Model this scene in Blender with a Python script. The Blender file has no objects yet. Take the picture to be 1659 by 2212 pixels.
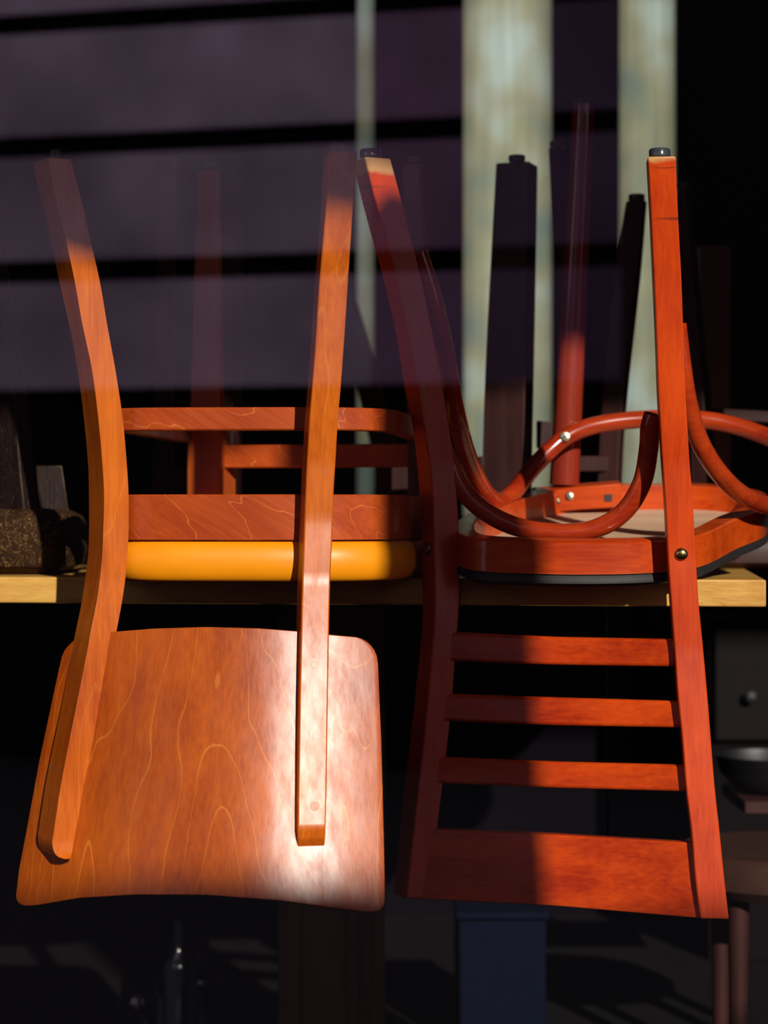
import bpy, bmesh, math, random
from mathutils import Vector, Matrix
from math import sin, cos, radians as R, pi

# ------------------------------------------------------------ camera
F = 4500.0; CZ = 0.83; CX = 829.5; CY = 1106.0
scn = bpy.context.scene
C = scn.collection
cam_d = bpy.data.cameras.new('camera'); cam = bpy.data.objects.new('camera', cam_d); C.objects.link(cam)
cam.location = (0, 0, CZ); cam.rotation_euler = (R(90), 0, 0)
cam_d.sensor_fit = 'HORIZONTAL'; cam_d.sensor_width = 36; cam_d.lens = 36 * F / 1659.0
cam_d.clip_start = 0.05; cam_d.clip_end = 60
cam_d.dof.use_dof = True; cam_d.dof.focus_distance = 2.42; cam_d.dof.aperture_fstop = 5.0
scn.camera = cam
# ------------------------------------------------------------ light
SUN_AZ, SUN_EL = R(20), R(24)          # from the right of the viewer, over the shoulder
SDIR = Vector((sin(SUN_AZ) * cos(SUN_EL), -cos(SUN_AZ) * cos(SUN_EL), sin(SUN_EL)))   # towards the sun
sun_d = bpy.data.lights.new('sun', 'SUN'); sun_d.energy = 6.5; sun_d.angle = R(0.6); sun_d.color = (1.0, 0.94, 0.84)
sun = bpy.data.objects.new('sun', sun_d); C.objects.link(sun)
sun.rotation_euler = SDIR.to_track_quat('Z', 'Y').to_euler()
world = bpy.data.worlds.new('world'); scn.world = world; world.use_nodes = True
wn = world.node_tree.nodes; bgn = wn['Background']
bgn.inputs[0].default_value = (0.88, 0.76, 0.92, 1); bgn.inputs[1].default_value = 1.0
scn.view_settings.view_transform = 'Standard'; scn.view_settings.look = 'None'
scn.view_settings.exposure = 0.0; scn.view_settings.gamma = 1.0; scn.view_settings.use_curve_mapping = False
scn.cycles.caustics_reflective = False; scn.cycles.caustics_refractive = False
scn.cycles.use_denoising = True
scn.cycles.max_bounces = 8; scn.cycles.transparent_max_bounces = 12

# ------------------------------------------------------------ helpers
def P(x, y, Y):                        # photo pixel + distance -> world point
    return Vector(((x - CX) / F * Y, Y, CZ - (y - CY) / F * Y))
def W(x, Y): return (x - CX) / F * Y
def H(y, Y): return CZ - (y - CY) / F * Y

def thing(name, label, cat, loc, group=None):
    o = bpy.data.objects.new(name, None); C.objects.link(o); o.location = loc; o.empty_display_size = .05
    o['label'] = label; o['category'] = cat
    if group: o['group'] = group
    return o
def obj(name, bm, mat, parent=None, label=None, smooth=True, bevel=0, seg=2, solid=0):
    loc = Vector((0, 0, 0)); q = parent
    while q is not None: loc = loc + q.location; q = q.parent
    bmesh.ops.remove_doubles(bm, verts=bm.verts, dist=1e-6)
    bmesh.ops.recalc_face_normals(bm, faces=bm.faces)
    if parent: bmesh.ops.translate(bm, verts=bm.verts, vec=-loc)
    me = bpy.data.meshes.new(name); bm.to_mesh(me); bm.free()
    o = bpy.data.objects.new(name, me); C.objects.link(o)
    if mat: me.materials.append(mat)
    if parent: o.parent = parent
    if label: o['label'] = label
    if smooth:
        me.polygons.foreach_set('use_smooth', [True] * len(me.polygons))
        me.set_sharp_from_angle(angle=R(40))
    if solid:
        m = o.modifiers.new('solid', 'SOLIDIFY'); m.thickness = solid; m.offset = 0 if solid < 0 else -1
    if bevel:
        m = o.modifiers.new('bevel', 'BEVEL'); m.width = bevel; m.segments = seg; m.limit_method = 'ANGLE'; m.angle_limit = R(35)
        m.harden_normals = False
    return o
def tag(o, label=None, cat=None, group=None, kind=None):
    if label: o['label'] = label
    if cat: o['category'] = cat
    if group: o['group'] = group
    if kind: o['kind'] = kind
    return o
def box(bm, c, s, rz=0, rx=0):
    m = Matrix.Translation(c) @ Matrix.Rotation(rz, 4, 'Z') @ Matrix.Rotation(rx, 4, 'X') @ Matrix.Diagonal((s[0], s[1], s[2], 1))
    bmesh.ops.create_cube(bm, size=1, matrix=m); return bm
def boxb(x0, x1, y0, y1, z0, z1, bm=None):
    bm = bm or bmesh.new(); return box(bm, ((x0+x1)/2, (y0+y1)/2, (z0+z1)/2), (x1-x0, y1-y0, z1-z0))
def cyl(bm, c, r, h, axis=(0, 0, 1), r2=None, seg=32):
    q = Vector(axis).to_track_quat('Z', 'Y').to_matrix().to_4x4()
    bmesh.ops.create_cone(bm, cap_ends=True, segments=seg, radius1=r, radius2=r if r2 is None else r2, depth=h,
                          matrix=Matrix.Translation(c) @ q); return bm
def lathe(prof, c, axis=(0, 0, 1), seg=40, bm=None):
    bm = bm or bmesh.new(); q = Vector(axis).to_track_quat('Z', 'Y').to_matrix(); rings = []
    for r, z in prof:
        rings.append([bm.verts.new(Vector(c) + q @ Vector((max(r, 1e-5)*cos(2*pi*i/seg), max(r, 1e-5)*sin(2*pi*i/seg), z))) for i in range(seg)])
    for a, b in zip(rings, rings[1:]):
        for i in range(seg): bm.faces.new((a[i], a[(i+1) % seg], b[(i+1) % seg], b[i]))
    for rr in (rings[0], rings[-1]): bm.faces.new(rr)
    return bm
def crom(pts, n=6, closed=False):
    pts = [Vector(p) for p in pts]; out = []; N = len(pts)
    for i in range(N if closed else N - 1):
        if closed: a, b, c, d = pts[i-1], pts[i], pts[(i+1) % N], pts[(i+2) % N]
        else: a, b, c, d = pts[max(i-1, 0)], pts[i], pts[i+1], pts[min(i+2, N-1)]
        for k in range(n):
            t = k / n
            out.append(.5*((2*b) + (c-a)*t + (2*a-5*b+4*c-d)*t*t + (3*b-a-3*c+d)*t**3))
    if not closed: out.append(pts[-1])
    return out
def interp(tab, y):
    if y <= tab[0][0]: return tab[0][1]
    for (a, va), (b, vb) in zip(tab, tab[1:]):
        if y <= b: return va + (vb - va) * (y - a) / (b - a)
    return tab[-1][1]
def loft(rings, closed_ends=True):
    bm = bmesh.new(); rv = [[bm.verts.new(p) for p in r] for r in rings]; n = len(rv[0])
    for a, b in zip(rv, rv[1:]):
        for i in range(n): bm.faces.new((a[i], a[(i+1) % n], b[(i+1) % n], b[i]))
    if closed_ends: bm.faces.new(rv[0]); bm.faces.new(rv[-1])
    return bm
def tube(pts, r, n=8, seg=20, r2=None, flat=1.0):
    path = crom(pts, n); rings = []; up = Vector((0, 1, 0)); N = len(path)
    for i, p in enumerate(path):
        t = (path[min(i+1, N-1)] - path[max(i-1, 0)]).normalized()
        s = t.cross(up).normalized(); u = s.cross(t).normalized(); up = u
        rr = r if r2 is None else r + (r2 - r) * i / (N - 1)
        rings.append([p + (s*cos(2*pi*k/seg) + u*sin(2*pi*k/seg)*flat)*rr for k in range(seg)])
    return loft(rings)
def post(rows, uL, uR, Ytab, d_fixed=None, side='L', sub=6):
    """rows: (y, xL, xM, xR). M is the nearest corner line; uL / uR the horizontal directions of the two faces seen."""
    uL = Vector((uL[0], uL[1], 0)); uR = Vector((uR[0], uR[1], 0)); rings = []
    rr = crom([(a[0], a[1], a[2]) for a in rows], sub); r3 = crom([(a[0], a[3], 0) for a in rows], sub)
    for a, b in zip(rr, r3):
        y, xl, xm, xr = a[0], a[1], a[2], b[1]
        M = P(xm, y, interp(Ytab, y))
        def reach(px, u):
            k = (px - CX) / F
            return (k * M.y - M.x) / (u.x - k * u.y)
        wl = reach(xl, uL); wr = reach(xr, uR)
        if d_fixed is not None:
            if side == 'L': wl = d_fixed(y) if callable(d_fixed) else d_fixed
            else: wr = d_fixed
        L = M + uL * wl; Rr = M + uR * wr
        rings.append([M, L, L + uR * wr, Rr])
    return loft(rings)
def outline_solid(pts, prof, holes=None):
    """closed outline (x,y) with a list of (inset, z[, tiltfn]) levels"""
    c = sum((Vector((p[0], p[1], 0)) for p in pts), Vector()) / len(pts); N = len(pts); rings = []
    for ins, z in prof:
        ring = []
        for i, p in enumerate(pts):
            v = Vector((p[0], p[1], 0)); t = Vector((pts[(i+1) % N][0]-pts[i-1][0], pts[(i+1) % N][1]-pts[i-1][1], 0)).normalized()
            nrm = Vector((-t.y, t.x, 0))
            if nrm.dot(c - v) < 0: nrm = -nrm
            q = v + nrm * ins; ring.append((q.x, q.y, z(q.x, q.y) if callable(z) else z))
        rings.append(ring)
    return rings

# ------------------------------------------------------------ materials
def newmat(name):
    m = bpy.data.materials.new(name); m.use_nodes = True; nt = m.node_tree
    return m, nt, nt.nodes['Principled BSDF']
def plain(name, col, rough=.5, metal=0, coat=0, emis=None, spec=None, bump=0, bscale=80, var=0):
    m, nt, b = newmat(name); b.inputs['Base Color'].default_value = (*col, 1); b.inputs['Roughness'].default_value = rough
    b.inputs['Metallic'].default_value = metal; b.inputs['Coat Weight'].default_value = coat
    if spec is not None: b.inputs['Specular IOR Level'].default_value = spec
    tc = nt.nodes.new('ShaderNodeTexCoord'); n = nt.nodes.new('ShaderNodeTexNoise'); n.inputs['Scale'].default_value = bscale
    n.inputs['Detail'].default_value = 5; nt.links.new(tc.outputs['Object'], n.inputs['Vector'])
    mx = nt.nodes.new('ShaderNodeMix'); mx.data_type = 'RGBA'
    mx.inputs[6].default_value = (*[c*(1-var) for c in col], 1); mx.inputs[7].default_value = (*[min(1, c*(1+var)) for c in col], 1)
    nt.links.new(n.outputs[0], mx.inputs[0]); nt.links.new(mx.outputs[2], b.inputs['Base Color'])
    if bump:
        bp = nt.nodes.new('ShaderNodeBump'); bp.inputs['Strength'].default_value = bump; bp.inputs['Distance'].default_value = .002
        nt.links.new(n.outputs[0], bp.inputs['Height']); nt.links.new(bp.outputs[0], b.inputs['Normal'])
    return m
def wood(name, light, dark, line, axis='z', rough=.33, fine=1.0, lines=0.0, lscale=16.0, ldist=1.6, wear=0.0, wcol=(.62, .36, .14),
         coat=.35, croft=.25, rot=0.0, bump=.10, wtop=None):
    """long grain along `axis`, thin pale figure lines, optional worn edges"""
    m, nt, b = newmat(name); L = nt.links.new; N = nt.nodes.new
    tc = N('ShaderNodeTexCoord'); mp = N('ShaderNodeMapping')
    st = {'z': (1, 1, .06), 'x': (.06, 1, 1), 'y': (1, .06, 1)}[axis]
    mp.inputs['Scale'].default_value = st
    mr = N('ShaderNodeMapping'); mr.inputs['Rotation'].default_value = (0, rot, 0)
    L(tc.outputs['Object'], mr.inputs['Vector']); L(mr.outputs[0], mp.inputs['Vector'])
    n1 = N('ShaderNodeTexNoise'); n1.inputs['Scale'].default_value = 38 * fine; n1.inputs['Detail'].default_value = 6; n1.inputs['Roughness'].default_value = .62
    n2 = N('ShaderNodeTexNoise'); n2.inputs['Scale'].default_value = 260 * fine; n2.inputs['Detail'].default_value = 3
    n3 = N('ShaderNodeTexNoise'); n3.inputs['Scale'].default_value = 7; n3.inputs['Detail'].default_value = 3
    L(mp.outputs[0], n1.inputs['Vector']); L(mp.outputs[0], n2.inputs['Vector']); L(tc.outputs['Object'], n3.inputs['Vector'])
    a = N('ShaderNodeMath'); a.operation = 'MULTIPLY_ADD'; a.inputs[1].default_value = .30; L(n2.outputs[0], a.inputs[0])
    a2 = N('ShaderNodeMath'); a2.operation = 'MULTIPLY_ADD'; a2.inputs[1].default_value = .5; L(n1.outputs[0], a2.inputs[0]); 
    a3 = N('ShaderNodeMath'); a3.operation = 'MULTIPLY'; a3.inputs[1].default_value = .42; L(n3.outputs[0], a3.inputs[0])
    L(a3.outputs[0], a2.inputs[2]); L(a2.outputs[0], a.inputs[2])
    cr = N('ShaderNodeValToRGB'); cr.color_ramp.elements[0].position = .46; cr.color_ramp.elements[1].position = .76
    cr.color_ramp.elements[0].color = (*dark, 1); cr.color_ramp.elements[1].color = (*light, 1)
    L(a.outputs[0], cr.inputs[0]); col = cr.outputs[0]
    if lines:
        m2 = N('ShaderNodeMapping'); m2.inputs['Scale'].default_value = {'z': (1, 1, .17), 'x': (.2, 1, 1), 'y': (1, .2, 1)}[axis]
        L(mr.outputs[0], m2.inputs['Vector'])
        nn = N('ShaderNodeTexNoise'); nn.inputs['Scale'].default_value = ldist * 3.2; nn.inputs['Detail'].default_value = 4; nn.inputs['Roughness'].default_value = .45
        L(m2.outputs[0], nn.inputs['Vector'])
        k = N('ShaderNodeMath'); k.operation = 'MULTIPLY'; k.inputs[1].default_value = lscale; L(nn.outputs[0], k.inputs[0])
        fr = N('ShaderNodeMath'); fr.operation = 'FRACT'; L(k.outputs[0], fr.inputs[0])
        lr = N('ShaderNodeValToRGB'); e = lr.color_ramp.elements; e[0].position = 0; e[0].color = (1, 1, 1, 1); e[1].position = .03; e[1].color = (0, 0, 0, 1)
        e2 = e.new(.98); e2.color = (0, 0, 0, 1); e3 = e.new(1.0); e3.color = (1, 1, 1, 1)
        L(fr.outputs[0], lr.inputs[0])
        gate = N('ShaderNodeMath'); gate.operation = 'MULTIPLY'; L(lr.outputs[0], gate.inputs[0]); L(n3.outputs[0], gate.inputs[1])
        g2 = N('ShaderNodeMath'); g2.operation = 'MULTIPLY'; g2.inputs[1].default_value = lines * 1.7; g2.use_clamp = True; L(gate.outputs[0], g2.inputs[0])
        mx = N('ShaderNodeMix'); mx.data_type = 'RGBA'; L(g2.outputs[0], mx.inputs[0]); L(col, mx.inputs[6]); mx.inputs[7].default_value = (*line, 1)
        col = mx.outputs[2]
    if wear:
        bv = N('ShaderNodeBevel'); bv.samples = 4; bv.inputs['Radius'].default_value = .0022
        ge = N('ShaderNodeNewGeometry'); dp = N('ShaderNodeVectorMath'); dp.operation = 'DOT_PRODUCT'
        L(bv.outputs[0], dp.inputs[0]); L(ge.outputs['True Normal'], dp.inputs[1])
        inv = N('ShaderNodeMath'); inv.operation = 'SUBTRACT'; inv.inputs[0].default_value = 1; L(dp.outputs['Value'], inv.inputs[1])
        nw = N('ShaderNodeTexNoise'); nw.inputs['Scale'].default_value = 60; nw.inputs['Detail'].default_value = 4; L(tc.outputs['Object'], nw.inputs['Vector'])
        mu = N('ShaderNodeMath'); mu.operation = 'MULTIPLY'; L(inv.outputs[0], mu.inputs[0]); L(nw.outputs[0], mu.inputs[1])
        g = N('ShaderNodeMapRange'); g.inputs[1].default_value = .035; g.inputs[2].default_value = .10; g.inputs[4].default_value = wear; L(mu.outputs[0], g.inputs[0])
        mx = N('ShaderNodeMix'); mx.data_type = 'RGBA'; L(g.outputs[0], mx.inputs[0]); L(col, mx.inputs[6]); mx.inputs[7].default_value = (*wcol, 1)
        col = mx.outputs[2]
    if wtop is not None:                                   # scuffed foot end and rub marks, in world height
        ge2 = N('ShaderNodeNewGeometry'); sp = N('ShaderNodeSeparateXYZ'); L(ge2.outputs['Position'], sp.inputs[0])
        nz = N('ShaderNodeTexNoise'); nz.inputs['Scale'].default_value = 45; nz.inputs['Detail'].default_value = 4; L(tc.outputs['Object'], nz.inputs['Vector'])
        ad = N('ShaderNodeMath'); ad.operation = 'MULTIPLY_ADD'; ad.inputs[1].default_value = .016; L(nz.outputs[0], ad.inputs[0]); L(sp.outputs['Z'], ad.inputs[2])
        g = N('ShaderNodeMapRange'); g.inputs[1].default_value = wtop + .001; g.inputs[2].default_value = wtop + .006; g.inputs[4].default_value = .85; L(ad.outputs[0], g.inputs[0])
        mx = N('ShaderNodeMix'); mx.data_type = 'RGBA'; L(g.outputs[0], mx.inputs[0]); L(col, mx.inputs[6]); mx.inputs[7].default_value = (*wcol, 1)
        col = mx.outputs[2]
        mm = N('ShaderNodeMapping'); mm.inputs['Scale'].default_value = (6, 6, 75); mm.inputs['Rotation'].default_value = (0, R(8), 0); L(tc.outputs['Object'], mm.inputs['Vector'])
        ns = N('ShaderNodeTexNoise'); ns.inputs['Scale'].default_value = 1.6; ns.inputs['Detail'].default_value = 3; L(mm.outputs[0], ns.inputs['Vector'])
        s1 = N('ShaderNodeMapRange'); s1.inputs[1].default_value = .60; s1.inputs[2].default_value = .70; s1.inputs[4].default_value = .85; L(ns.outputs[0], s1.inputs[0])
        s2 = N('ShaderNodeMapRange'); s2.inputs[1].default_value = wtop - .10; s2.inputs[2].default_value = wtop - .06; L(sp.outputs['Z'], s2.inputs[0])
        mu = N('ShaderNodeMath'); mu.operation = 'MULTIPLY'; L(s1.outputs[0], mu.inputs[0]); L(s2.outputs[0], mu.inputs[1])
        mx = N('ShaderNodeMix'); mx.data_type = 'RGBA'; L(mu.outputs[0], mx.inputs[0]); L(col, mx.inputs[6]); mx.inputs[7].default_value = (.06, .015, .008, 1)
        col = mx.outputs[2]
    L(col, b.inputs['Base Color'])
    rr = N('ShaderNodeMapRange'); rr.inputs[3].default_value = rough - .06; rr.inputs[4].default_value = rough + .10; L(n1.outputs[0], rr.inputs[0]); L(rr.outputs[0], b.inputs['Roughness'])
    ms = N('ShaderNodeMapping'); ms.inputs['Scale'].default_value = {'z': (1, 1, .22), 'x': (.22, 1, 1), 'y': (1, .22, 1)}[axis]; L(tc.outputs['Object'], ms.inputs['Vector'])
    n5 = N('ShaderNodeTexNoise'); n5.inputs['Scale'].default_value = 55; n5.inputs['Detail'].default_value = 7; n5.inputs['Roughness'].default_value = .7; L(ms.outputs[0], n5.inputs['Vector'])
    cw = N('ShaderNodeMapRange'); cw.inputs[1].default_value = .36; cw.inputs[2].default_value = .64; cw.inputs[3].default_value = coat * .45; cw.inputs[4].default_value = min(1, coat * 1.5)
    L(n5.outputs[0], cw.inputs[0]); L(cw.outputs[0], b.inputs['Coat Weight'])
    b.inputs['Coat Roughness'].default_value = croft; b.inputs['Specular IOR Level'].default_value = .22
    bp = N('ShaderNodeBump'); bp.inputs['Strength'].default_value = bump; bp.inputs['Distance'].default_value = .0015
    L(n2.outputs[0], bp.inputs['Height']); L(bp.outputs[0], b.inputs['Normal'])
    return m

OR_L, OR_D, OR_N = (.58, .128, .002), (.34, .054, .001), (.80, .32, .04)
M_A_post = wood('orange_beech_upright', OR_L, OR_D, OR_N, 'z', lines=.25, lscale=14, ldist=1.2, fine=1.4, bump=.12, rough=.42, coat=.24, croft=.28)
M_A_panel = wood('orange_beech_plywood', (.50, .098, .002), (.27, .038, .001), (.85, .34, .04), 'z', rough=.40, coat=.42, lines=.40, lscale=24, ldist=.9, bump=.16, croft=.29)
M_A_rail = wood('orange_beech_rail', (.46, .075, .010), (.27, .032, .006), (.75, .22, .04), 'x', lines=.6, lscale=16, ldist=2.2, rot=R(-32), bump=.14)
M_A_leg = wood('brown_beech_leg', (.42, .085, .012), (.25, .04, .008), OR_N, 'z', bump=.1)
RD_L, RD_D, RD_N = (.62, .062, .003), (.40, .028, .002), (.80, .2, .03)
M_B_post = wood('red_stained_upright', RD_L, RD_D, RD_N, 'z', rough=.34, wear=.75, wtop=1.2365, coat=.16, bump=.06)
M_B_slat = wood('red_stained_slat', (.64, .070, .004), (.32, .020, .003), RD_N, 'x', rough=.28, coat=.6, croft=.12, wear=.35, bump=.05)
M_B_ring = wood('red_stained_seat_ring', (.60, .075, .005), (.34, .025, .003), RD_N, 'x', rough=.3, coat=.6, croft=.12, wear=.2, bump=.06)
M_B_tube = wood('red_bentwood', (.46, .050, .007), (.24, .014, .004), RD_N, 'x', rough=.25, coat=.8, croft=.10, bump=.04, fine=.7)
M_B_leg = wood('cherry_round_leg', (.27, .030, .012), (.17, .014, .006), RD_N, 'z', rough=.25, coat=.7, croft=.1)
M_ply = wood('bare_plywood', (.66, .46, .29), (.46, .27, .17), (.36, .13, .08), 'x', rough=.6, lines=.6, lscale=9, ldist=1.8, coat=0, bump=.05)
M_oak = wood('oak_table_edge', (.72, .42, .10), (.46, .22, .045), (.30, .13, .03), 'x', rough=.42, lines=.5, lscale=20, ldist=2.2, coat=.2, bump=.1, fine=1.6)
M_leather = plain('mustard_leather', (.86, .29, .002), .40, coat=.12, bump=.12, bscale=35, var=.08)
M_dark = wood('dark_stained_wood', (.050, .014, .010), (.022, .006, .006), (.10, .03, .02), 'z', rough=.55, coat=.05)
M_A_shaded = wood('shaded_beech_wood', (.10, .022, .014), (.05, .010, .008), (.12, .03, .02), 'z', rough=.33, coat=.4)  # shade painted into darker wood for the far leg and side stretcher
M_worn = wood('worn_blackened_wood', (.022, .008, .005), (.004, .003, .003), (.16, .11, .08), 'z', rough=.6, lines=.8, lscale=40, ldist=6, wear=1.0, wcol=(.75, .55, .32), coat=.04, bump=.5)
M_rubber = plain('black_rubber', (.018, .02, .024), .38, var=.2)
M_rubtop = plain('grey_rubber', (.035, .045, .055), .22, coat=.6, var=.1)
M_blackpad = plain('black_leatherette', (.018, .016, .016), .55, spec=.25, coat=0, bump=.2, bscale=60, var=.2)
M_brass = plain('aged_brass', (.55, .42, .14), .22, metal=1, var=.25, bscale=90)
M_brassdk = plain('dull_brass', (.22, .16, .08), .35, metal=1, var=.3, bscale=90)
M_zinc = plain('zinc_screw', (.80, .74, .50), .3, metal=1, var=.2, bscale=200)
M_slot = plain('screw_recess', (.01, .008, .006), .6)
M_plug = wood('wood_plug', (.5, .2, .08), (.35, .12, .04), OR_N, 'x', rough=.4)
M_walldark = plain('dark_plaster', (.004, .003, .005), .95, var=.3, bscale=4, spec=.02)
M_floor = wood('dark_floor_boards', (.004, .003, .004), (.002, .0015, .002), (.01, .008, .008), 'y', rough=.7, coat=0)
M_ped = wood('brown_pedestal', (.17, .075, .042), (.10, .040, .022), (.09, .04, .02), 'z', rough=.7, coat=0)
M_metal = plain('grey_window_metal', (.05, .05, .055), .4, metal=.6)

def leg_fabric():
    m, nt, b = newmat('brown_patterned_fabric'); L = nt.links.new; N = nt.nodes.new
    tc = N('ShaderNodeTexCoord'); n = N('ShaderNodeTexNoise'); n.inputs['Scale'].default_value = 42; n.inputs['Detail'].default_value = 2.5; n.inputs['Distortion'].default_value = 2.6
    L(tc.outputs['Object'], n.inputs['Vector'])
    k = N('ShaderNodeMath'); k.operation = 'MULTIPLY'; k.inputs[1].default_value = 5; L(n.outputs[0], k.inputs[0])
    f = N('ShaderNodeMath'); f.operation = 'FRACT'; L(k.outputs[0], f.inputs[0])
    r = N('ShaderNodeValToRGB'); e = r.color_ramp.elements; e[0].color = (.30, .17, .05, 1); e[0].position = .0; e[1].position = .13; e[1].color = (.026, .011, .004, 1)
    L(f.outputs[0], r.inputs[0]); L(r.outputs[0], b.inputs['Base Color']); b.inputs['Roughness'].default_value = .8; b.inputs['Specular IOR Level'].default_value = .1
    return m
M_fabric = leg_fabric()
def pane_glass():
    m, nt, b = newmat('window_glass'); nt.nodes.remove(b); L = nt.links.new; N = nt.nodes.new
    out = nt.nodes['Material Output']; tr = N('ShaderNodeBsdfTransparent'); gl = N('ShaderNodeBsdfGlossy'); gl.inputs['Roughness'].default_value = 0.0
    lw = N('ShaderNodeLayerWeight'); lw.inputs['Blend'].default_value = .5
    pw = N('ShaderNodeMath'); pw.operation = 'POWER'; pw.inputs[1].default_value = 5; L(lw.outputs['Facing'], pw.inputs[0])
    mr = N('ShaderNodeMapRange'); mr.inputs[3].default_value = .18; mr.inputs[4].default_value = 1; L(pw.outputs[0], mr.inputs[0])
    ge = N('ShaderNodeNewGeometry'); iv = N('ShaderNodeMath'); iv.operation = 'SUBTRACT'; iv.inputs[0].default_value = 1; L(ge.outputs['Backfacing'], iv.inputs[1])
    mu = N('ShaderNodeMath'); mu.operation = 'MULTIPLY'; L(mr.outputs[0], mu.inputs[0]); L(iv.outputs[0], mu.inputs[1])
    mx = N('ShaderNodeMixShader'); L(mu.outputs[0], mx.inputs[0]); L(tr.outputs[0], mx.inputs[1]); L(gl.outputs[0], mx.inputs[2]); L(mx.outputs[0], out.inputs['Surface'])
    return m
M_glass = pane_glass()
def frosted():
    m, nt, b = newmat('ribbed_frosted_glass'); nt.nodes.remove(b); L = nt.links.new; N = nt.nodes.new
    out = nt.nodes['Material Output']; t = N('ShaderNodeBsdfTranslucent'); tc = N('ShaderNodeTexCoord')
    mp = N('ShaderNodeMapping'); mp.inputs['Scale'].default_value = (1, 1, .035); L(tc.outputs['Object'], mp.inputs[0])
    n = N('ShaderNodeTexNoise'); n.inputs['Scale'].default_value = 90; n.inputs['Detail'].default_value = 4; L(mp.outputs[0], n.inputs['Vector'])
    n2 = N('ShaderNodeTexNoise'); n2.inputs['Scale'].default_value = 6; n2.inputs['Detail'].default_value = 2; L(tc.outputs['Object'], n2.inputs['Vector'])
    c1 = N('ShaderNodeValToRGB'); e = c1.color_ramp.elements; e[0].position = .33; e[0].color = (.56, .68, .56, 1); e[1].position = .68; e[1].color = (.86, 1.0, .84, 1)
    em = e.new(.5); em.color = (.74, .78, .55, 1)
    L(n2.outputs[0], c1.inputs[0])
    r = N('ShaderNodeMapRange'); r.inputs[1].default_value = .3; r.inputs[2].default_value = .7; r.inputs[3].default_value = .82; r.inputs[4].default_value = 1.1; L(n.outputs[0], r.inputs[0])
    mx = N('ShaderNodeVectorMath'); mx.operation = 'SCALE'; L(c1.outputs[0], mx.inputs[0]); L(r.outputs[0], mx.inputs[3])
    L(mx.outputs[0], t.inputs['Color']); L(t.outputs[0], out.inputs['Surface'])
    return m
M_frost = frosted()

# ------------------------------------------------------------ the room
YG, YB = 1.9, 4.3
def struct(name, bm, m, parent=None, **k):
    o = obj(name, bm, m, parent, smooth=False, **k)
    if parent is None: o['kind'] = 'structure'
    return o
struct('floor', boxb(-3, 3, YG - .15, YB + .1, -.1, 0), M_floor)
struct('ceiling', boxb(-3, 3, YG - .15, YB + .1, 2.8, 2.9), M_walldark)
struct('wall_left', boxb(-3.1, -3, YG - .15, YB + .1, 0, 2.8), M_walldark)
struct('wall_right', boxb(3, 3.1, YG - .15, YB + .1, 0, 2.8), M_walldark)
# back wall with three tall narrow lights
strips = [(770, 808), (1001, 1195), (1338, 1464)]
zb0, zb1 = H(1120, YB), 2.6
xs = [-3] + [W(v, YB) for s in strips for v in s] + [3]
bm = bmesh.new()
for i in range(0, len(xs), 2): boxb(xs[i], xs[i+1], YB, YB + .1, 0, 2.8, bm)
for s in strips:
    boxb(W(s[0], YB), W(s[1], YB), YB, YB + .1, 0, zb0, bm); boxb(W(s[0], YB), W(s[1], YB), YB, YB + .1, zb1, 2.8, bm)
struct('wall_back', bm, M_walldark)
for i, s in enumerate(strips):
    struct('window_%d' % (i + 2), boxb(W(s[0], YB) - .004, W(s[1], YB) + .004, YB + .04, YB + .05, zb0 - .01, zb1 + .01), M_frost)
# shop front: wall with the big opening, glass, frame
bm = bmesh.new()
boxb(-3, -1.5, YG - .1, YG + .1, 0, 2.8, bm); boxb(1.5, 3, YG - .1, YG + .1, 0, 2.8, bm)
boxb(-1.5, 1.5, YG - .1, YG + .1, 0, .12, bm); boxb(-1.5, 1.5, YG - .1, YG + .1, 2.5, 2.8, bm)
struct('wall_front', bm, M_walldark)
w1 = struct('window_1', boxb(-1.46, 1.46, YG - .003, YG + .003, .16, 2.46), M_glass)
bm = bmesh.new()
boxb(-1.5, -1.44, YG - .03, YG + .03, .12, 2.5, bm); boxb(1.44, 1.5, YG - .03, YG + .03, .12, 2.5, bm)
boxb(-1.44, 1.44, YG - .03, YG + .03, .12, .17, bm); boxb(-1.44, 1.44, YG - .03, YG + .03, 2.45, 2.5, bm)
struct('window_frame', bm, M_metal, w1)

# ------------------------------------------------------------ outside: what the pane mirrors and what shades the sun
struct('floor_pavement', boxb(-8, 8, -9, YG - .15, -.12, -.02), plain('grey_paving', (.006, .006, .008), .8, var=.2, bscale=9))
# facade opposite, clad in wide boards
fac = thing('clad_facade', 'mauve facade of wide horizontal boards mirrored faintly in the window glass', 'facade', (0, -3.0, 0))
M_board = plain('mauve_cladding', (.72, .42, .58), .7, var=.9, bscale=2.6)
M_facdk = plain('dark_facade', (.010, .008, .012), .8, var=.2, bscale=3, spec=.1)
YV = 6.8; fyaw = R(14)
def fpt(x, y):                          # point on the mirrored facade plane, folded back through the pane
    k = (x - CX) / F; Y = (YV - 0) / (1 + k * math.tan(fyaw)); q = P(x, y, Y); return Vector((q.x, 2*YG - q.y, q.z))
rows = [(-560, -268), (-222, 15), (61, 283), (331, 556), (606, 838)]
M_board_fade_mid = plain('mauve_reflection_fade_mid', (.34, .19, .32), .7, var=.7, bscale=2.6)  # reflection's fade towards the right, painted as two darker board colours
M_board_fade_dark = plain('mauve_reflection_fade_dark', (.12, .07, .14), .7, var=.7, bscale=2.6)
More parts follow.
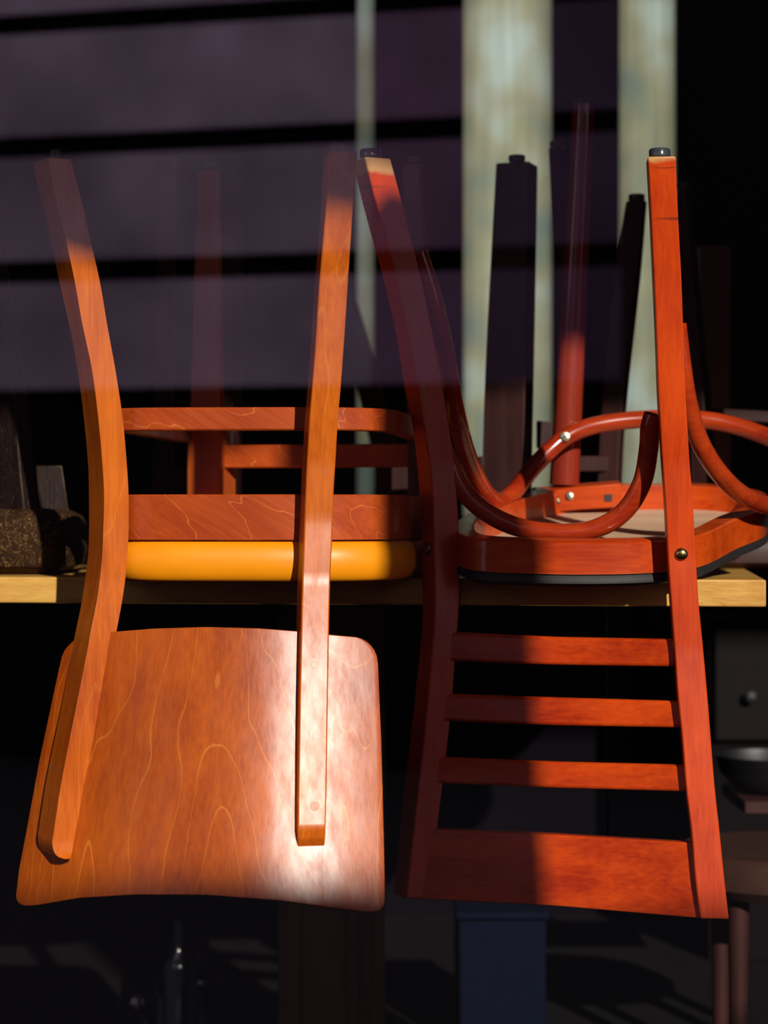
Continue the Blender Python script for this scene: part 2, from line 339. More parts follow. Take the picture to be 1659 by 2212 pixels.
for (ya, yb, xa, xb, mt) in [(u, v, *w) for u, v in rows for w in ((-700, 800, M_board), (800, 1010, M_board_fade_mid), (1010, 1340, M_board_fade_dark))]:
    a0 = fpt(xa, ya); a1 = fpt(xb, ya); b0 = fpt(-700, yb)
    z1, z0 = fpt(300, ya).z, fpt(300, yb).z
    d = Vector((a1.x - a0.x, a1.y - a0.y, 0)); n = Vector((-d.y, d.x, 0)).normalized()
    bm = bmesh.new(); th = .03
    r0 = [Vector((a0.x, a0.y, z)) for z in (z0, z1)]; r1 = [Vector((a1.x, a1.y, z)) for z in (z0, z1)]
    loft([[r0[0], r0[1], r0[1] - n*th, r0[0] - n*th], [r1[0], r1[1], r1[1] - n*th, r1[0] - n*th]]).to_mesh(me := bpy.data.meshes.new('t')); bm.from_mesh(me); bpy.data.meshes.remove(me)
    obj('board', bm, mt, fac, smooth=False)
bm = bmesh.new(); a0, a1 = fpt(-3500, 500), fpt(1350, 500)
d = (Vector((a1.x, a1.y, 0)) - Vector((a0.x, a0.y, 0))); n = Vector((-d.y, d.x, 0)).normalized(); ctr = (a0 + a1) / 2 - n * .12
box(bm, (ctr.x, ctr.y, 1.66), (d.length, .1, 3.4), rz=math.atan2(d.y, d.x))
obj('backing_wall', bm, M_facdk, fac, smooth=False)
low = tag(obj('sun_limit_wall', boxb(a1.x - .02, 6, -3.2, -3.0, -.02, 2.93), M_facdk, smooth=False), 'unseen dark wall added beside the mauve facade to cut sun and sky', 'wall')  # unseen wall, added and raised to hold back low sun and sky

# post and canopy are unseen, added to cast shade on the chairs
def tosun(p, Yt): t = (Yt - p.y) / SDIR.y; return p + SDIR * t
YPOST = .15
pl, pr = tosun(P(838, 1110, 2.44), YPOST), tosun(P(1199, 1540, 2.42), YPOST)
x0, x1 = min(pl.x, pr.x), max(pl.x, pr.x)
tag(obj('shade_post', boxb(x0, x1, YPOST - .03, YPOST + .03, -.02, 2.3), M_facdk, smooth=False), 'unseen dark post added outside to cast the shade band on the chairs', 'post')
YA = -.3
cq = tosun(P(735, 440, 2.29), YA); ce = tosun(P(775, 440, 2.43), YA); ch = tosun(P(800, 325, 2.44), YA)
aw = thing('sunshade', 'unseen added awning with a deeper valance at left, outside above the pavement', 'sunshade', (0, YA, ch.z))
obj('canopy', boxb(-2.4, 3.6, YA, 1.7, ch.z, ch.z + .06), M_facdk, aw, smooth=False)
obj('valance', boxb(-2.4, ce.x, YA, YA + .03, cq.z, ch.z), M_facdk, aw, smooth=False)

# ------------------------------------------------------------ oak table
Zt = CZ - .082
pA, pB = Vector((-.95, 2.69, 0)), Vector((W(1655, 2.52), 2.52, 0)); td = (pB - pA).normalized(); tn = Vector((-td.y, td.x, 0)); tang = math.atan2(td.y, td.x)
table = thing('oak_table', 'pale oak table with thick squared edge, carrying the upturned chairs', 'table', ((pA+pB)/2 + tn*.35) )
ctr = (pA + pB) / 2 + tn * .55
obj('tabletop', box(bmesh.new(), (ctr.x, ctr.y, Zt - .0165), ((pB-pA).length, 1.1, .033), rz=tang), M_oak, table, bevel=.002)
bm = bmesh.new(); Yp = 2.95
prof = [(0, 0), (.0, .02), (.012, .02), (.012, .028), (.03, .028), (.03, .02), (.10, .02), (.10, .028), (.112, .028), (.112, .016), (.135, .016), (.135, .024), (.15, .024), (.15, 0)]
x0 = W(602, Yp)
loft([[Vector((x0 + a, Yp - b, z)) for a, b in prof] + [Vector((x0 + .15, Yp + .12, z)), Vector((x0, Yp + .12, z))] for z in (0, Zt - .033)]).to_mesh(me := bpy.data.meshes.new('t')); bm.from_mesh(me); bpy.data.meshes.remove(me)
obj('pedestal', bm, M_ped, table, smooth=False, bevel=.001)

# ------------------------------------------------------------ chair A : panel back
A = thing('panel_back_chair', 'orange-brown wooden chair upturned on the table, broad curved plywood back, mustard seat', 'chair', (-.125, 2.6, Zt))
def _pyaw(x): return R(interp([(0, -52), (50, -48), (330, -24), (600, 7), (830, 17)], x))
_PT = [0.0]
for _i in range(0, 900): _PT.append(_PT[-1] + math.tan(_pyaw(_i)) * 2.36 / F)
_P0 = min(_PT)
def panelY(x, y):
    i = max(0, min(899, int(x))); f = x - i if 0 <= x < 899 else 0
    return 2.35 + (_PT[i] + (_PT[i+1] - _PT[i]) * f - _P0) - .090 * (y - 1370) / 600
print('panelY', panelY(50, 1370), panelY(251, 1370), panelY(650, 1370), panelY(825, 1370))
yl = R(60)
rowsL = [(340, 70, 104, 153), (440, 93, 122, 179), (500, 107, 138, 192), (600, 128, 160, 215), (700, 150, 178, 232), (800, 168, 199, 250),
         (900, 181, 212, 265), (1000, 190, 221, 274), (1070, 192, 225, 278), (1150, 192, 223, 278), (1200, 190, 221, 275), (1250, 184, 216, 271),
         (1300, 177, 209, 264), (1370, 163, 195, 251), (1400, 157, 190, 245), (1500, 139, 170, 222), (1600, 119, 150, 202), (1700, 99, 131, 183),
         (1800, 84, 116, 164), (1822, 82, 113, 160), (1840, 84, 117, 157), (1851, 92, 126, 154), (1856, 110, 141, 153)]
YL = [(335, 2.365), (600, 2.383), (1000, 2.400), (1120, 2.401), (1250, 2.393), (1370, 2.376), (1600, 2.352), (1700, 2.345), (1860, 2.332)]
lp = post(rowsL, (-cos(yl), sin(yl)), (sin(yl), cos(yl)), YL)
o = obj('upright', lp, M_A_post, A, bevel=.0022, seg=3)
yr = R(11)
rowsR = [(326, 703, 711, 771), (430, 699, 705, 764), (503, 695, 699, 759), (610, 684, 690, 752), (720, 677, 683, 745), (830, 669, 675, 737),
         (900, 663, 669, 731), (1000, 658, 663, 725), (1070, 651, 660, 721), (1165, 647, 656, 718), (1250, 644, 653, 714), (1370, 642, 650, 711),
         (1500, 638, 647, 709), (1700, 635, 644, 706), (1790, 634, 643, 704), (1812, 634, 643, 703), (1835, 633, 642, 701), (1863, 633, 641, 699)]
YR = [(325, 2.285), (600, 2.318), (1000, 2.354), (1120, 2.357), (1250, 2.348), (1370, 2.329), (1600, 2.296), (1790, 2.270), (1812, 2.272), (1835, 2.279), (1863, 2.290)]
rp = post(rowsR, (-sin(yr), cos(yr)), (cos(yr), sin(yr)), YR, d_fixed=lambda y: .036 if y < 1790 else max(.006, .036 - (y-1790)/73*.026), side='L')
obj('upright', rp, M_A_post, A, bevel=.0022, seg=3)
# plywood back panel
def xl_(y): return interp([(1390, 152), (1450, 138), (1640, 98), (1800, 69), (1880, 54), (1960, 45)], y)
def xr_(y): return interp([(1375, 800), (1430, 812), (1600, 819), (1800, 824), (1900, 826), (1975, 826)], y)
def yt_(x): return interp([(140, 1388), (180, 1380), (250, 1368), (340, 1361), (450, 1358), (560, 1361), (640, 1367), (715, 1375), (770, 1380), (812, 1386)], x)
def yb_(x): return interp([(45, 1960), (100, 1955), (180, 1941), (300, 1934), (450, 1935), (600, 1947), (700, 1961), (780, 1971), (830, 1974)], x)
bm = bmesh.new(); NU, NV = 60, 46; grid = []
vs = [0, .003, .008, .016, .026, .04, .06] + [.06 + .88*(i+1)/33 for i in range(32)] + [.94, .96, .974, .984, .992, .997, 1]
for v in vs:
    row = []; vv = min(v, 1 - v); rad = .06 if v < .5 else .045
    ins = (rad - math.sqrt(max(0, rad*rad - (rad - vv)**2))) * 620 if vv < rad else 0
    for i in range(NU + 1):
        u = i / NU; x = 400; y = 1660
        for _ in range(6):
            a, b = xl_(y) + ins, xr_(y) - ins; x = a + (b - a) * u; y = yt_(x) + (yb_(x) - yt_(x)) * v
        row.append(bm.verts.new(P(x, y, panelY(x, y))))
    grid.append(row)
for a, b in zip(grid, grid[1:]):
    for i in range(NU): bm.faces.new((a[i], b[i], b[i+1], a[i+1]))
pn = obj('back_panel', bm, M_A_panel, A, bevel=.0015)
for md in list(pn.modifiers): pn.modifiers.remove(md)
sm = pn.modifiers.new('solid', 'SOLIDIFY'); sm.thickness = .009; sm.offset = -1
bv = pn.modifiers.new('bevel', 'BEVEL'); bv.width = .002; bv.segments = 3; bv.limit_method = 'ANGLE'; bv.angle_limit = R(50)
for (px, py) in ((680, 1433), (680, 1741)):
    Yq = interp(YR, py) + (px - interp([(a[0], a[2]) for a in rowsR], py)) / F * 2.3 * math.tan(yr)
    obj('screw_plug', cyl(bmesh.new(), P(px, py, Yq - .0002), .0052, .0012, axis=(sin(yr), -cos(yr), .2)), M_plug, A, label='round wood plug over a screw')
# seat
soA = crom([(-.331, 2.52, 0), (-.315, 2.445, 0), (-.27, 2.408, 0), (-.17, 2.396, 0), (-.09, 2.396, 0), (-.03, 2.412, 0), (.012, 2.45, 0), (.03, 2.52, 0), (.045, 2.62, 0),
            (.07, 2.72, 0), (.06, 2.77, 0), (0, 2.81, 0), (-.13, 2.865, 0), (-.23, 2.885, 0), (-.285, 2.84, 0), (-.318, 2.72, 0), (-.335, 2.6, 0)], 5, True)
zt_, zbt = H(1068, 2.40), H(1166, 2.40)
ri = outline_solid(soA, [(.022, zt_), (0.0015, zt_), (0, zt_ - .0015), (0, zbt), (.022, zbt)])
ri.append(ri[0])
bm = bmesh.new(); rv = [[bm.verts.new(p) for p in r] for r in ri]
for a, b in zip(rv, rv[1:]):
    for i in range(len(a)): bm.faces.new((a[i], a[(i+1) % len(a)], b[(i+1) % len(a)], b[i]))
obj('seat_rail', bm, M_A_rail, A)
cz0, cz1 = H(1169, 2.40), Zt + .001; hh = cz0 - cz1
pr_ = [(.03, cz0), (.006, cz0)] + [(-.006 + .012*(1 - math.sin(t)) if False else .008 - .014*math.sin(pi*k/10), cz0 - hh*(1-cos(pi*k/10))/2) for k, t in ((k, 0) for k in range(1, 10))] + [(.012, cz1), (.05, cz1)]
obj('seat_cushion', loft(outline_solid(soA, pr_)), M_leather, A, label='mustard leather seat pad')
# front legs
def leg4(name, rows, theta, Y, mat, par, foot=True, sub=4, bevel=.002, fr=.011):
    t = R(theta)
    b_ = post(rows, (-cos(t), sin(t)), (sin(t), cos(t)), Y, sub=sub)
    o = obj(name, b_, mat, par, bevel=bevel)
    if foot:
        y, xl, xm, xr = rows[0]; Yq = interp(Y, y); c = P((xl + xr)/2, y, Yq + .014)
        obj('foot_cap', lathe([(fr*.9, 0), (fr, .001), (fr, .008), (fr*.9, .009)], (c.x, c.y, c.z - .001)), M_rubber, o, label='black plastic glide')
    return o
leg4('front_leg', [(365, 425, 470, 477), (600, 418, 472, 481), (880, 410, 474, 486), (960, 405, 475, 500), (1010, 403, 475, 509), (1072, 403, 475, 510)], 26,
     [(300, 2.82), (1100, 2.82)], M_A_leg, A, fr=.009)
leg4('front_leg', [(352, 868, 906, 914), (880, 878, 928, 940), (1072, 880, 932, 944)], 20,
     [(300, 2.72), (1100, 2.72)], M_A_shaded, A, fr=.009)
# stretchers
def band(path, z0, z1, th, n=6):
    pp = crom([(a, b, 0) for a, b in path], n); N = len(pp); rings = []
    for i, p in enumerate(pp):
        t = (pp[min(i+1, N-1)] - pp[max(i-1, 0)]).normalized(); s = Vector((-t.y, t.x, 0)) * th
        rings.append([Vector((p.x, p.y, z0)), Vector((p.x, p.y, z1)), Vector((p.x + s.x, p.y + s.y, z1)), Vector((p.x + s.x, p.y + s.y, z0))])
    return loft(rings)
s0, s1 = H(930, 2.41), H(880, 2.41)
obj('rear_stretcher', band([(-.318, 2.436), (-.27, 2.412), (-.18, 2.405), (-.09, 2.402), (-.03, 2.415), (.005, 2.45), (.025, 2.52), (.045, 2.72)], s0, s1, .018), M_A_rail, A, bevel=.002)
obj('side_stretcher', band([(-.305, 2.44), (-.262, 2.83)], s0, s1, -.0 + .018), M_A_shaded, A, bevel=.002)
f0, f1 = H(1010, 2.80), H(960, 2.80)
obj('front_stretcher', band([(W(482, 2.83), 2.83), (W(905, 2.76), 2.76)], f0, f1, .018), M_A_rail, A, bevel=.002)
def cap(px, py, Y, rpx, hpx, par, mat=M_rubtop):
    r = rpx / F * Y; h = hpx / F * Y; c = P(px, py, Y)
    obj('foot_cap', lathe([(r*.85, -.002), (r, 0), (r, h*.8), (r*.9, h), (0, h)], c), mat, par, label='dark round glide on the foot')
cap(119, 340, 2.392, 12, 17, A, M_rubber); cap(729, 327, 2.305, 17, 17, A, M_rubber)

# ------------------------------------------------------------ chair B : ladder back bentwood
B = thing('ladder_back_chair', 'worn red-stained ladder back bentwood chair hanging upturned at right end of table', 'chair', (.315, 2.69, Zt))
yb = R(65)
rowsBL = [(338, 761, 788, 844), (420, 780, 808, 866), (500, 801, 831, 887), (600, 828, 854, 912), (720, 855, 880, 936), (830, 872, 901, 957), (900, 887, 912, 968),
          (1000, 900, 928, 982), (1070, 905, 934, 988), (1165, 910, 937, 993), (1250, 911, 939, 993), (1320, 912, 940, 992), (1400, 907, 935, 986),
          (1500, 897, 925, 979), (1600, 886, 915, 969), (1700, 873, 904, 957), (1800, 863, 893, 945), (1942, 850, 878, 930)]
YBL = [(338, 2.455), (600, 2.485), (1000, 2.515), (1200, 2.518), (1400, 2.508), (1942, 2.48)]
obj('upright', post(rowsBL, (-cos(yb), sin(yb)), (sin(yb), cos(yb)), YBL), M_B_post, B, bevel=.0018, seg=2)
y8 = R(-4)
rowsBR = [(338, 1390, 1399, 1460), (450, 1396, 1405, 1464), (600, 1403, 1412, 1472), (740, 1407, 1418, 1477), (850, 1413, 1422, 1481), (900, 1422, 1425, 1484),
          (1000, 1427, 1431, 1490), (1070, 1429, 1436, 1496), (1165, 1432, 1441, 1501), (1250, 1436, 1446, 1506), (1320, 1441, 1451, 1511), (1400, 1450, 1457, 1519),
          (1500, 1457, 1464, 1528), (1600, 1466, 1474, 1536), (1700, 1475, 1482, 1544), (1800, 1487, 1494, 1555), (1900, 1495, 1502, 1565), (1985, 1507, 1513, 1575)]
YBR = [(338, 2.375), (600, 2.405), (1000, 2.436), (1200, 2.44), (1400, 2.434), (1985, 2.392)]
obj('upright', post(rowsBR, (-sin(y8), cos(y8)), (cos(y8), sin(y8)), YBR, d_fixed=.033, side='L'), M_B_post, B, bevel=.0018, seg=2)
cap(800, 339, 2.48, 23, 16, B); cap(1425, 338, 2.395, 23, 16, B)
def slat(name, top, bot, YLft, YRgt, mat, th=.013, bow=.012, bevel=.004):
    n = 16; rings = []
    for i in range(n + 1):
        u = i / n
        xt = top[0][0] + (top[-1][0] - top[0][0])*u; xb_ = bot[0][0] + (bot[-1][0] - bot[0][0])*u
        ya = interp(top, xt); yb2 = interp(bot, xb_)
        Yt_ = YLft[0] + (YRgt[0] - YLft[0])*u + bow*4*u*(1-u); Yb_ = YLft[1] + (YRgt[1] - YLft[1])*u + bow*4*u*(1-u)
        a, b = P(xt, ya, Yt_), P(xb_, yb2, Yb_)
        rings.append([a, b, b + Vector((0, th, 0)), a + Vector((0, th, 0))])
    return obj(name, loft(rings), mat, B, bevel=bevel, seg=3)
def yy(t, y, o): return interp(t, y) + o
for (t, b) in (([(950, 1364), (1200, 1376), (1460, 1381)], [(950, 1428), (1200, 1437), (1460, 1441)]),
               ([(940, 1498), (1200, 1507), (1474, 1515)], [(935, 1557), (1200, 1568), (1474, 1573)]),
               ([(925, 1634), (1200, 1646), (1486, 1653)], [(922, 1692), (1200, 1703), (1486, 1711)])):
    y0, y1 = t[1][1], b[1][1]
    slat('slat', t, b, (yy(YBL, y0, .012), yy(YBL, y1, .012)), (yy(YBR, y0, .013), yy(YBR, y1, .013)), M_B_slat)
slat('top_rail', [(905, 1789), (1200, 1803), (1500, 1821)], [(880, 1941), (1200, 1957), (1513, 1984)], (yy(YBL, 1800, .012), yy(YBL, 1942, .010)),
     (yy(YBR, 1815, .010), yy(YBR, 1985, .008)), M_B_slat, th=.016, bow=.016, bevel=.0015)
# tilted seat
def plane_pt(x, y, off=0):
    k = (y - CY) / F; Y = (.035 - off + .174*2.47) / (.174 + k); return ((x - CX)/F*Y, Y, 0)
zB = lambda off: (lambda x, y: CZ - .035 + off + .174*(y - 2.47))
so = crom([plane_pt(1000, 1157), plane_pt(1040, 1164), plane_pt(1110, 1168), plane_pt(1250, 1171), plane_pt(1400, 1168), plane_pt(1510, 1156), plane_pt(1590, 1120), (W(1655, 2.72), 2.72, 0), (.515, 2.83, 0), (.46, 2.895, 0),
            plane_pt(1400, 1043), plane_pt(1250, 1046), plane_pt(1140, 1062), plane_pt(1050, 1092), plane_pt(995, 1118), plane_pt(982, 1142)], 6, True)
HB = .0385
ri = outline_solid(so, [(.024, zB(0)), (.002, zB(0)), (0, zB(-.002)), (0, zB(-HB)), (.024, zB(-HB))]); ri.append(ri[0])
bm = bmesh.new(); rv = [[bm.verts.new(p) for p in r] for r in ri]
for a, b in zip(rv, rv[1:]):
    for i in range(len(a)): bm.faces.new((a[i], a[(i+1) % len(a)], b[(i+1) % len(a)], b[i]))
obj('seat_ring', bm, M_B_ring, B)
obj('seat_board', loft(outline_solid(so, [(.02, zB(-.033)), (.02, zB(-.0385))])), M_ply, B, label='bare plywood underside of the seat')
obj('seat_pad', loft(outline_solid(so, [(.03, zB(-HB)), (.004, zB(-HB)), (.000, zB(-HB-.006)), (.000, zB(-HB-.011)), (.01, zB(-HB-.016)), (.05, zB(-HB-.017))])), M_blackpad, B, label='black seat pad')
# corner block with screws
Yk = 2.845
b0, b1 = P(1150, 1060, Yk), P(1338, 1046, Yk)
blk = [[P(1152, 1064, Yk), P(1152, 1110, Yk), P(1152, 1110, Yk) + Vector((0, .03, .004)), P(1152, 1058, Yk) + Vector((0, .03, 0.004))],
       [P(1245, 1052, Yk - .004), P(1245, 1102, Yk - .004), P(1245, 1102, Yk) + Vector((0, .03, .004)), P(1245, 1050, Yk) + Vector((0, .03, 0.004))],
       [P(1342, 1044, Yk - .004), P(1342, 1096, Yk - .004), P(1342, 1096, Yk) + Vector((0, .03, .004)), P(1342, 1043, Yk) + Vector((0, .03, 0.004))]]
cb = obj('corner_block', loft(blk), M_B_ring, B, bevel=.002)
def screw(px, py, Y, rpx, axis, par, mat=M_zinc, cross=True):
    c = P(px, py, Y); r = rpx / F * Y; ax = Vector(axis).normalized()
    s = obj('screw', lathe([(r, -.001), (r, .0006), (r*.8, .0013), (0, .0015)], c, axis=ax, seg=24), mat, par, label='cross head screw')
    if cross:
        q = ax.to_track_quat('Z', 'Y').to_matrix().to_4x4(); bm = bmesh.new()
        for a in (0, pi/2):
            bmesh.ops.create_cube(bm, size=1, matrix=Matrix.Translation(c + ax*.0014) @ q @ Matrix.Rotation(a + .5, 4, 'Z') @ Matrix.Diagonal((r*1.1, r*.28, .0008, 1)))
        obj('screw_recess', bm, M_slot, s, smooth=False)
screw(1231, 1071, Yk - .005, 9, (0, -1, .15), cb); screw(1203, 1082, Yk - .004, 8, (0, -1, .15), cb, M_brassdk)
obj('plug_hole', boxb(W(1305, Yk), W(1321, Yk), Yk - .0055, Yk + .002, H(1083, Yk), H(1068, Yk)), M_slot, cb, smooth=False, label='dark square plug')
# round front legs
def roundleg(top, bot, Y, w0, w1, mat, par, name='front_leg'):
    a, b = P(top[0], top[1], Y), P(bot[0], bot[1], Y); d = a - b
    o = obj(name, lathe([(w1/F*Y/2, 0), (w1/F*Y/2, d.length*.03), (w0/F*Y/2*1.02, d.length*.97), (w0/F*Y/2*.97, d.length)], b, axis=d), mat, par)
    obj('foot_cap', lathe([(w0/F*Y*.42, -.002), (w0/F*Y*.42, .006), (w0/F*Y*.36, .0085), (0, .0085)], a, axis=d), M_rubber, o, label='black plastic glide')
    return o
roundleg((1261, 228), (1219, 1048), 2.865, 48, 64, M_B_leg, B)
roundleg((1700, 260), (1735, 1060), 2.80, 48, 64, M_B_leg, B)
# bentwood braces
rt = .0117
obj('rear_brace', tube([P(942, 900, 2.54), P(957, 965, 2.54), P(985, 1035, 2.54), P(1035, 1095, 2.535), P(1110, 1136, 2.53), P(1200, 1151, 2.52), P(1280, 1144, 2.515), P(1345, 1108, 2.51),
                        P(1386, 1045, 2.50), P(1401, 970, 2.49), P(1404, 925, 2.482), P(1412, 895, 2.478)], rt), M_B_tube, B, label='U-shaped bentwood brace')
lb = obj('side_brace', tube([P(902, 545, 2.515), P(935, 650, 2.525), P(960, 760, 2.55), P(982, 880, 2.58), P(1008, 980, 2.64), P(1040, 1052, 2.70), P(1073, 1083, 2.74), P(1108, 1065, 2.77), P(1158, 1003, 2.80),
                        P(1220, 946, 2.815), P(1290, 918, 2.82), P(1400, 905, 2.825), P(1510, 906, 2.82), P(1590, 920, 2.815), P(1659, 944, 2.80), P(1725, 975, 2.78)], rt*1.02), M_B_tube, B, label='long bentwood brace curling round the front leg')
screw(1221, 943, 2.8005, 11, (0, -1, .12), lb)
obj('side_brace', tube([P(1462, 700, 2.47), P(1474, 800, 2.475), P(1488, 880, 2.49), P(1512, 955, 2.51), P(1552, 1020, 2.54), P(1605, 1070, 2.59), P(1665, 1092, 2.66), P(1725, 1075, 2.74), P(1765, 1000, 2.78)], rt), M_B_tube, B, label='bentwood brace on the right side')
# bolts
def bolt(px, py, Y, ax, mat, par):
    c = P(px, py, Y); r = .0078
    obj('bolt_head', lathe([(r, -.001)] + [(r*cos(a), .0004 + r*.62*sin(a)) for a in [k*pi/2/8 for k in range(9)]], c, axis=ax, seg=32), mat, par, label='domed brass bolt head')
bolt(1472, 1197, 2.4385, (sin(y8), -cos(y8), 0), M_brass, B)
bolt(924, 1186, 2.5335, (-sin(yb), -cos(yb), 0), M_brassdk, B)

# ------------------------------------------------------------ chair C : black worn chair at the left edge
Cc = thing('worn_black_chair', 'battered black wooden chair with brown patterned seat, cut off at left edge', 'chair', (-.55, 2.85, Zt))
leg4('leg', [(560, -52, -8, 16), (690, -40, 8, 35), (850, -27, 29, 59), (1000, -17, 42, 72), (1100, -12, 52, 80)], 35, [(500, 2.72), (1100, 2.72)], M_worn, Cc, foot=True)
obj('seat_block', loft([[P(78, 1006, 2.80), P(134, 1006, 2.80), P(134, 1006, 2.85), P(78, 1006, 2.85)], [P(80, 1104, 2.80), P(148, 1104, 2.80), P(148, 1104, 2.85), P(80, 1104, 2.85)]]), M_worn, Cc, bevel=.002)
sc = crom([(W(-500, 2.72), 2.74, 0), (W(-200, 2.72), 2.70, 0), (W(60, 2.72), 2.70, 0), (W(150, 2.74), 2.73, 0), (W(185, 2.82), 2.82, 0), (W(170, 3.0), 3.0, 0), (W(0, 3.1), 3.1, 0), (W(-300, 3.1), 3.1, 0), (W(-520, 2.95), 2.95, 0)], 6, True)
c0, c1 = H(1101, 2.72), Zt + .001; hc = c0 - c1
obj('seat_cushion', loft(outline_solid(sc, [(.06, c0 + .003), (.025, c0), (.008, c0 - .10*hc), (0, c0 - .3*hc), (-.002, c0 - .6*hc), (.006, c0 - .88*hc), (.03, c1)])), M_fabric, Cc, label='brown fabric seat pad with scrolling pattern')

# ------------------------------------------------------------ dim chairs further back
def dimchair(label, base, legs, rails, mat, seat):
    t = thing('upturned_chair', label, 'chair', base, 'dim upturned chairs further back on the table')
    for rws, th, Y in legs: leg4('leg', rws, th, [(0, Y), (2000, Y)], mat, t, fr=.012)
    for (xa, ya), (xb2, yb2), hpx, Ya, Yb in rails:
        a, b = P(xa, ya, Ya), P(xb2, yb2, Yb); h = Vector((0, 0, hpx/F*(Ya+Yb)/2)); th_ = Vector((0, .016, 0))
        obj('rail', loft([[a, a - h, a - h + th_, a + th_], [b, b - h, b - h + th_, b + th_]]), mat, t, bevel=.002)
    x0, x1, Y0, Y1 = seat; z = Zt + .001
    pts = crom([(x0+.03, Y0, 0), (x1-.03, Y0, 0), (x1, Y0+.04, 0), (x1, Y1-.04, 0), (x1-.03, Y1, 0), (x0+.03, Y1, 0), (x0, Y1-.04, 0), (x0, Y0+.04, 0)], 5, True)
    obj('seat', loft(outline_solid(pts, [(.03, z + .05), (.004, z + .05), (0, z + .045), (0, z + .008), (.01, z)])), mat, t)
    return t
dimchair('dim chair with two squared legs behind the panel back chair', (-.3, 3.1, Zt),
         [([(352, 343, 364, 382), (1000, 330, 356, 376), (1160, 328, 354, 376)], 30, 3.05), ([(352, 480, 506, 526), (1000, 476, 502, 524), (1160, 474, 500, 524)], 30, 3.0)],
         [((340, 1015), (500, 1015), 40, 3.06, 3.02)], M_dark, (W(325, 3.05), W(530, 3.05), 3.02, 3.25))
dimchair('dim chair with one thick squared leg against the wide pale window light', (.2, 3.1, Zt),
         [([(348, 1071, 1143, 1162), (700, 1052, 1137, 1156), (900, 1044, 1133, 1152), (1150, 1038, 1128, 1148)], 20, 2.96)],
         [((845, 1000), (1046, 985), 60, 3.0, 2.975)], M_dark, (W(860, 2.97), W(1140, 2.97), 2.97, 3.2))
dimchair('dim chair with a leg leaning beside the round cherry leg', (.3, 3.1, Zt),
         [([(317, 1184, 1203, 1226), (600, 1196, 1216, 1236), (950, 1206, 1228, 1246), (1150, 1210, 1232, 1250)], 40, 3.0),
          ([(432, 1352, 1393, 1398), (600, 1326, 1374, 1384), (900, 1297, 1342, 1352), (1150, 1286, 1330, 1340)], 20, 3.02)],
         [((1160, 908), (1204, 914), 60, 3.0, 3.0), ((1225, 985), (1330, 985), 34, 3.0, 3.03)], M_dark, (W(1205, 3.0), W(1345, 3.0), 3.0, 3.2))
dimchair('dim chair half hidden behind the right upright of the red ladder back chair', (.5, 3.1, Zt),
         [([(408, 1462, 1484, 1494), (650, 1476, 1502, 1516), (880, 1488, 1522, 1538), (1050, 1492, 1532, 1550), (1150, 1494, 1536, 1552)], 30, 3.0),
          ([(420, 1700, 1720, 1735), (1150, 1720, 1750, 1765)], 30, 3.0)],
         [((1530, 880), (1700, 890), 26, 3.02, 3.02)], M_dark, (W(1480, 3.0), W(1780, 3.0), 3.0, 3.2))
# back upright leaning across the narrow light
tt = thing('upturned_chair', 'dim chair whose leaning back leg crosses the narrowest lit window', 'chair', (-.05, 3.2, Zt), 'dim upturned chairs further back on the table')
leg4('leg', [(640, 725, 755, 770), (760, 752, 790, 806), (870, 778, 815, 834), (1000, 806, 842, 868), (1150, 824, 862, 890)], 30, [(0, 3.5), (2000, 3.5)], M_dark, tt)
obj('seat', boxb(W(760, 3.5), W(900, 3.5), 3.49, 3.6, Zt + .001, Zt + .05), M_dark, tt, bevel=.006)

# brown upright at the back right
tag(obj('wooden_post', boxb(W(1512, 3.5), W(1580, 3.5), 3.5, 3.56, Zt, H(530, 3.5)), M_ped, smooth=False, bevel=.003), 'blurred brown wooden post standing behind the right-hand chairs', 'post')

# ------------------------------------------------------------ below the table
M_blue = plain('navy_plastic', (.001, .003, .012), .8, spec=.08, var=.2)
cr_ = thing('storage_crate', 'dark navy plastic crate on the floor under the table', 'crate', (W(1085, 3.2), 3.3, 0))
obj('crate_body', boxb(W(990, 3.2), W(1180, 3.2), 3.2, 3.4, .0, H(1985, 3.2)), M_blue, cr_, bevel=.006)
obj('crate_rim', boxb(W(984, 3.2), W(1186, 3.2), 3.19, 3.41, H(1985, 3.2), H(1968, 3.2)), M_blue, cr_, bevel=.003)
cab = thing('cabinet', 'dark cabinet with a small round knob in the shadow at right', 'cabinet', (W(1800, 3.6), 3.8, 0))
obj('cabinet_body', boxb(W(1530, 3.85), W(2100, 3.85), 3.85, 4.2, 0, H(1335, 3.85)), plain('dark_cabinet', (.005, .0035, .004), .8, spec=.05, var=.3, bscale=6), cab, bevel=.004)
dr = obj('drawer', boxb(W(1545, 3.83), W(1900, 3.83), 3.83, 3.85, H(1600, 3.83), H(1360, 3.83)), plain('dark_drawer', (.008, .006, .006), .7, spec=.08, var=.2), cab, bevel=.003)
obj('knob', lathe([(.004, 0), (.004, .01), (.011, .014), (.012, .02), (.007, .026), (0, .027)], P(1618, 1503, 3.83), axis=(0, -1, 0)), M_rubber, dr, label='round black knob')
M_stool = wood('brown_stool_wood', (.05, .02, .012), (.03, .010, .006), (.09, .04, .02), 'x', rough=.7, coat=0)
st = thing('round_stool', 'brown round-topped stool in the shadow below the table end', 'stool', (W(1660, 3.0), 3.0, 0))
zs = H(1840, 3.0)
obj('stool_seat', lathe([(.0, zs-.06), (.14, zs-.06), (.155, zs-.045), (.155, zs-.012), (.145, zs), (0, zs)], (W(1690, 3.05), 3.05, 0)), M_stool, st)
for a in (45, 135, 225, 315):
    q = Vector((W(1690, 3.05) + .11*cos(R(a)), 3.05 + .11*sin(R(a)), 0))
    obj('leg', lathe([(.011, 0), (.016, zs - .055)], q, seg=16), M_dark, st)
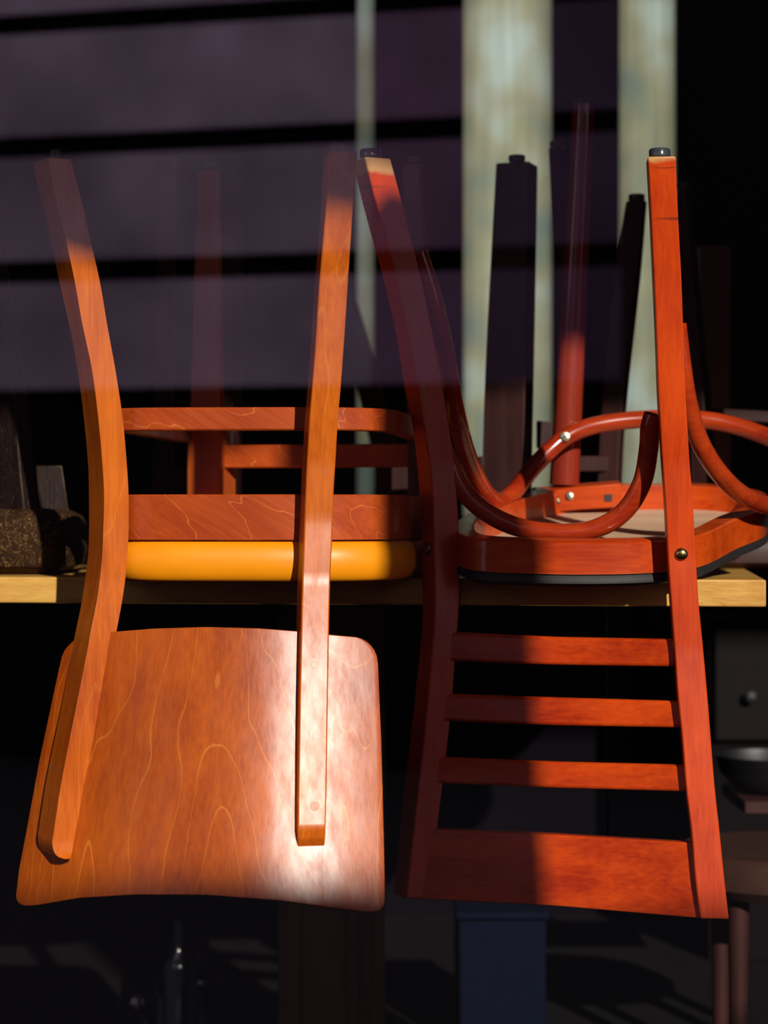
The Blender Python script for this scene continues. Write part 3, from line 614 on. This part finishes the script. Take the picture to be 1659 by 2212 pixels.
mb = lathe([(.02, 0), (.05, .004), (.075, .03), (.085, .06), (.082, .06), (.07, .03), (.045, .008), (0, .006)], (W(1660, 3.3), 3.3, H(1712, 3.3)))
bowl = obj('metal_bowl', mb, plain('brushed_steel', (.06, .06, .065), .5, metal=1), smooth=True)
bowl.location.z = 0; tag(bowl, 'grey metal bowl glinting faintly at the right edge, low down', 'bowl')
tag(obj('wooden_shelf', boxb(W(1585, 3.3), W(1900, 3.3), 3.2, 3.42, H(1712, 3.3) - .02, H(1712, 3.3)), M_dark, bevel=.002), 'dark shelf board carrying the grey metal bowl', 'shelf')
M_btl = plain('smoky_bottle_glass', (.006, .007, .010), .08, coat=.6)
for i, (px, Y, h, lab) in enumerate(((300, 3.30, .10, 'squat glass jar on the floor, leftmost of the three'), (385, 3.36, .17, 'tall-necked glass bottle on the floor, middle of the three'), (440, 3.30, .15, 'slim glass bottle on the floor, nearest the pedestal'))):
    r = .036 if i == 0 else .024
    tag(obj('glass_bottle' if i else 'glass_jar', lathe([(r*.9, 0), (r, .006), (r, h*.55), (r*.9, h*.62), (r*(.8 if i == 0 else .35), h*.72), (r*(.8 if i == 0 else .35), h*.97), (r*.4, h)], (W(px, Y), Y, 0)), M_btl), lab, 'bottle' if i else 'jar', 'glass bottles under the table')
# leaf close to the lens at the right edge
M_leaf = plain('dark_green_leaf', (.030, .055, .022), .45, var=.3)
pl_ = thing('hanging_plant', 'out-of-focus dark green leaf poking in at the right edge', 'plant', P(1760, 1150, 1.2))
lf = []
for i in range(13):
    u = i / 12; wv = .012 * math.sin(pi*u)**.7 + .0003; c = P(1652 + 100*u, 1150 - 30*u, 1.2 + .02*u)
    lf.append([c + Vector((0, 0, wv)), c + Vector((0, -.0012, 0)), c + Vector((0, 0, -wv)), c + Vector((0, .0012, 0))])
obj('leaf', loft(lf), M_leaf, pl_)
obj('stem', tube([P(1752, 1120, 1.22), P(1800, 1180, 1.22), P(1840, 1400, 1.22), P(1850, 2900, 1.22)], .0015, seg=8), M_leaf, pl_)
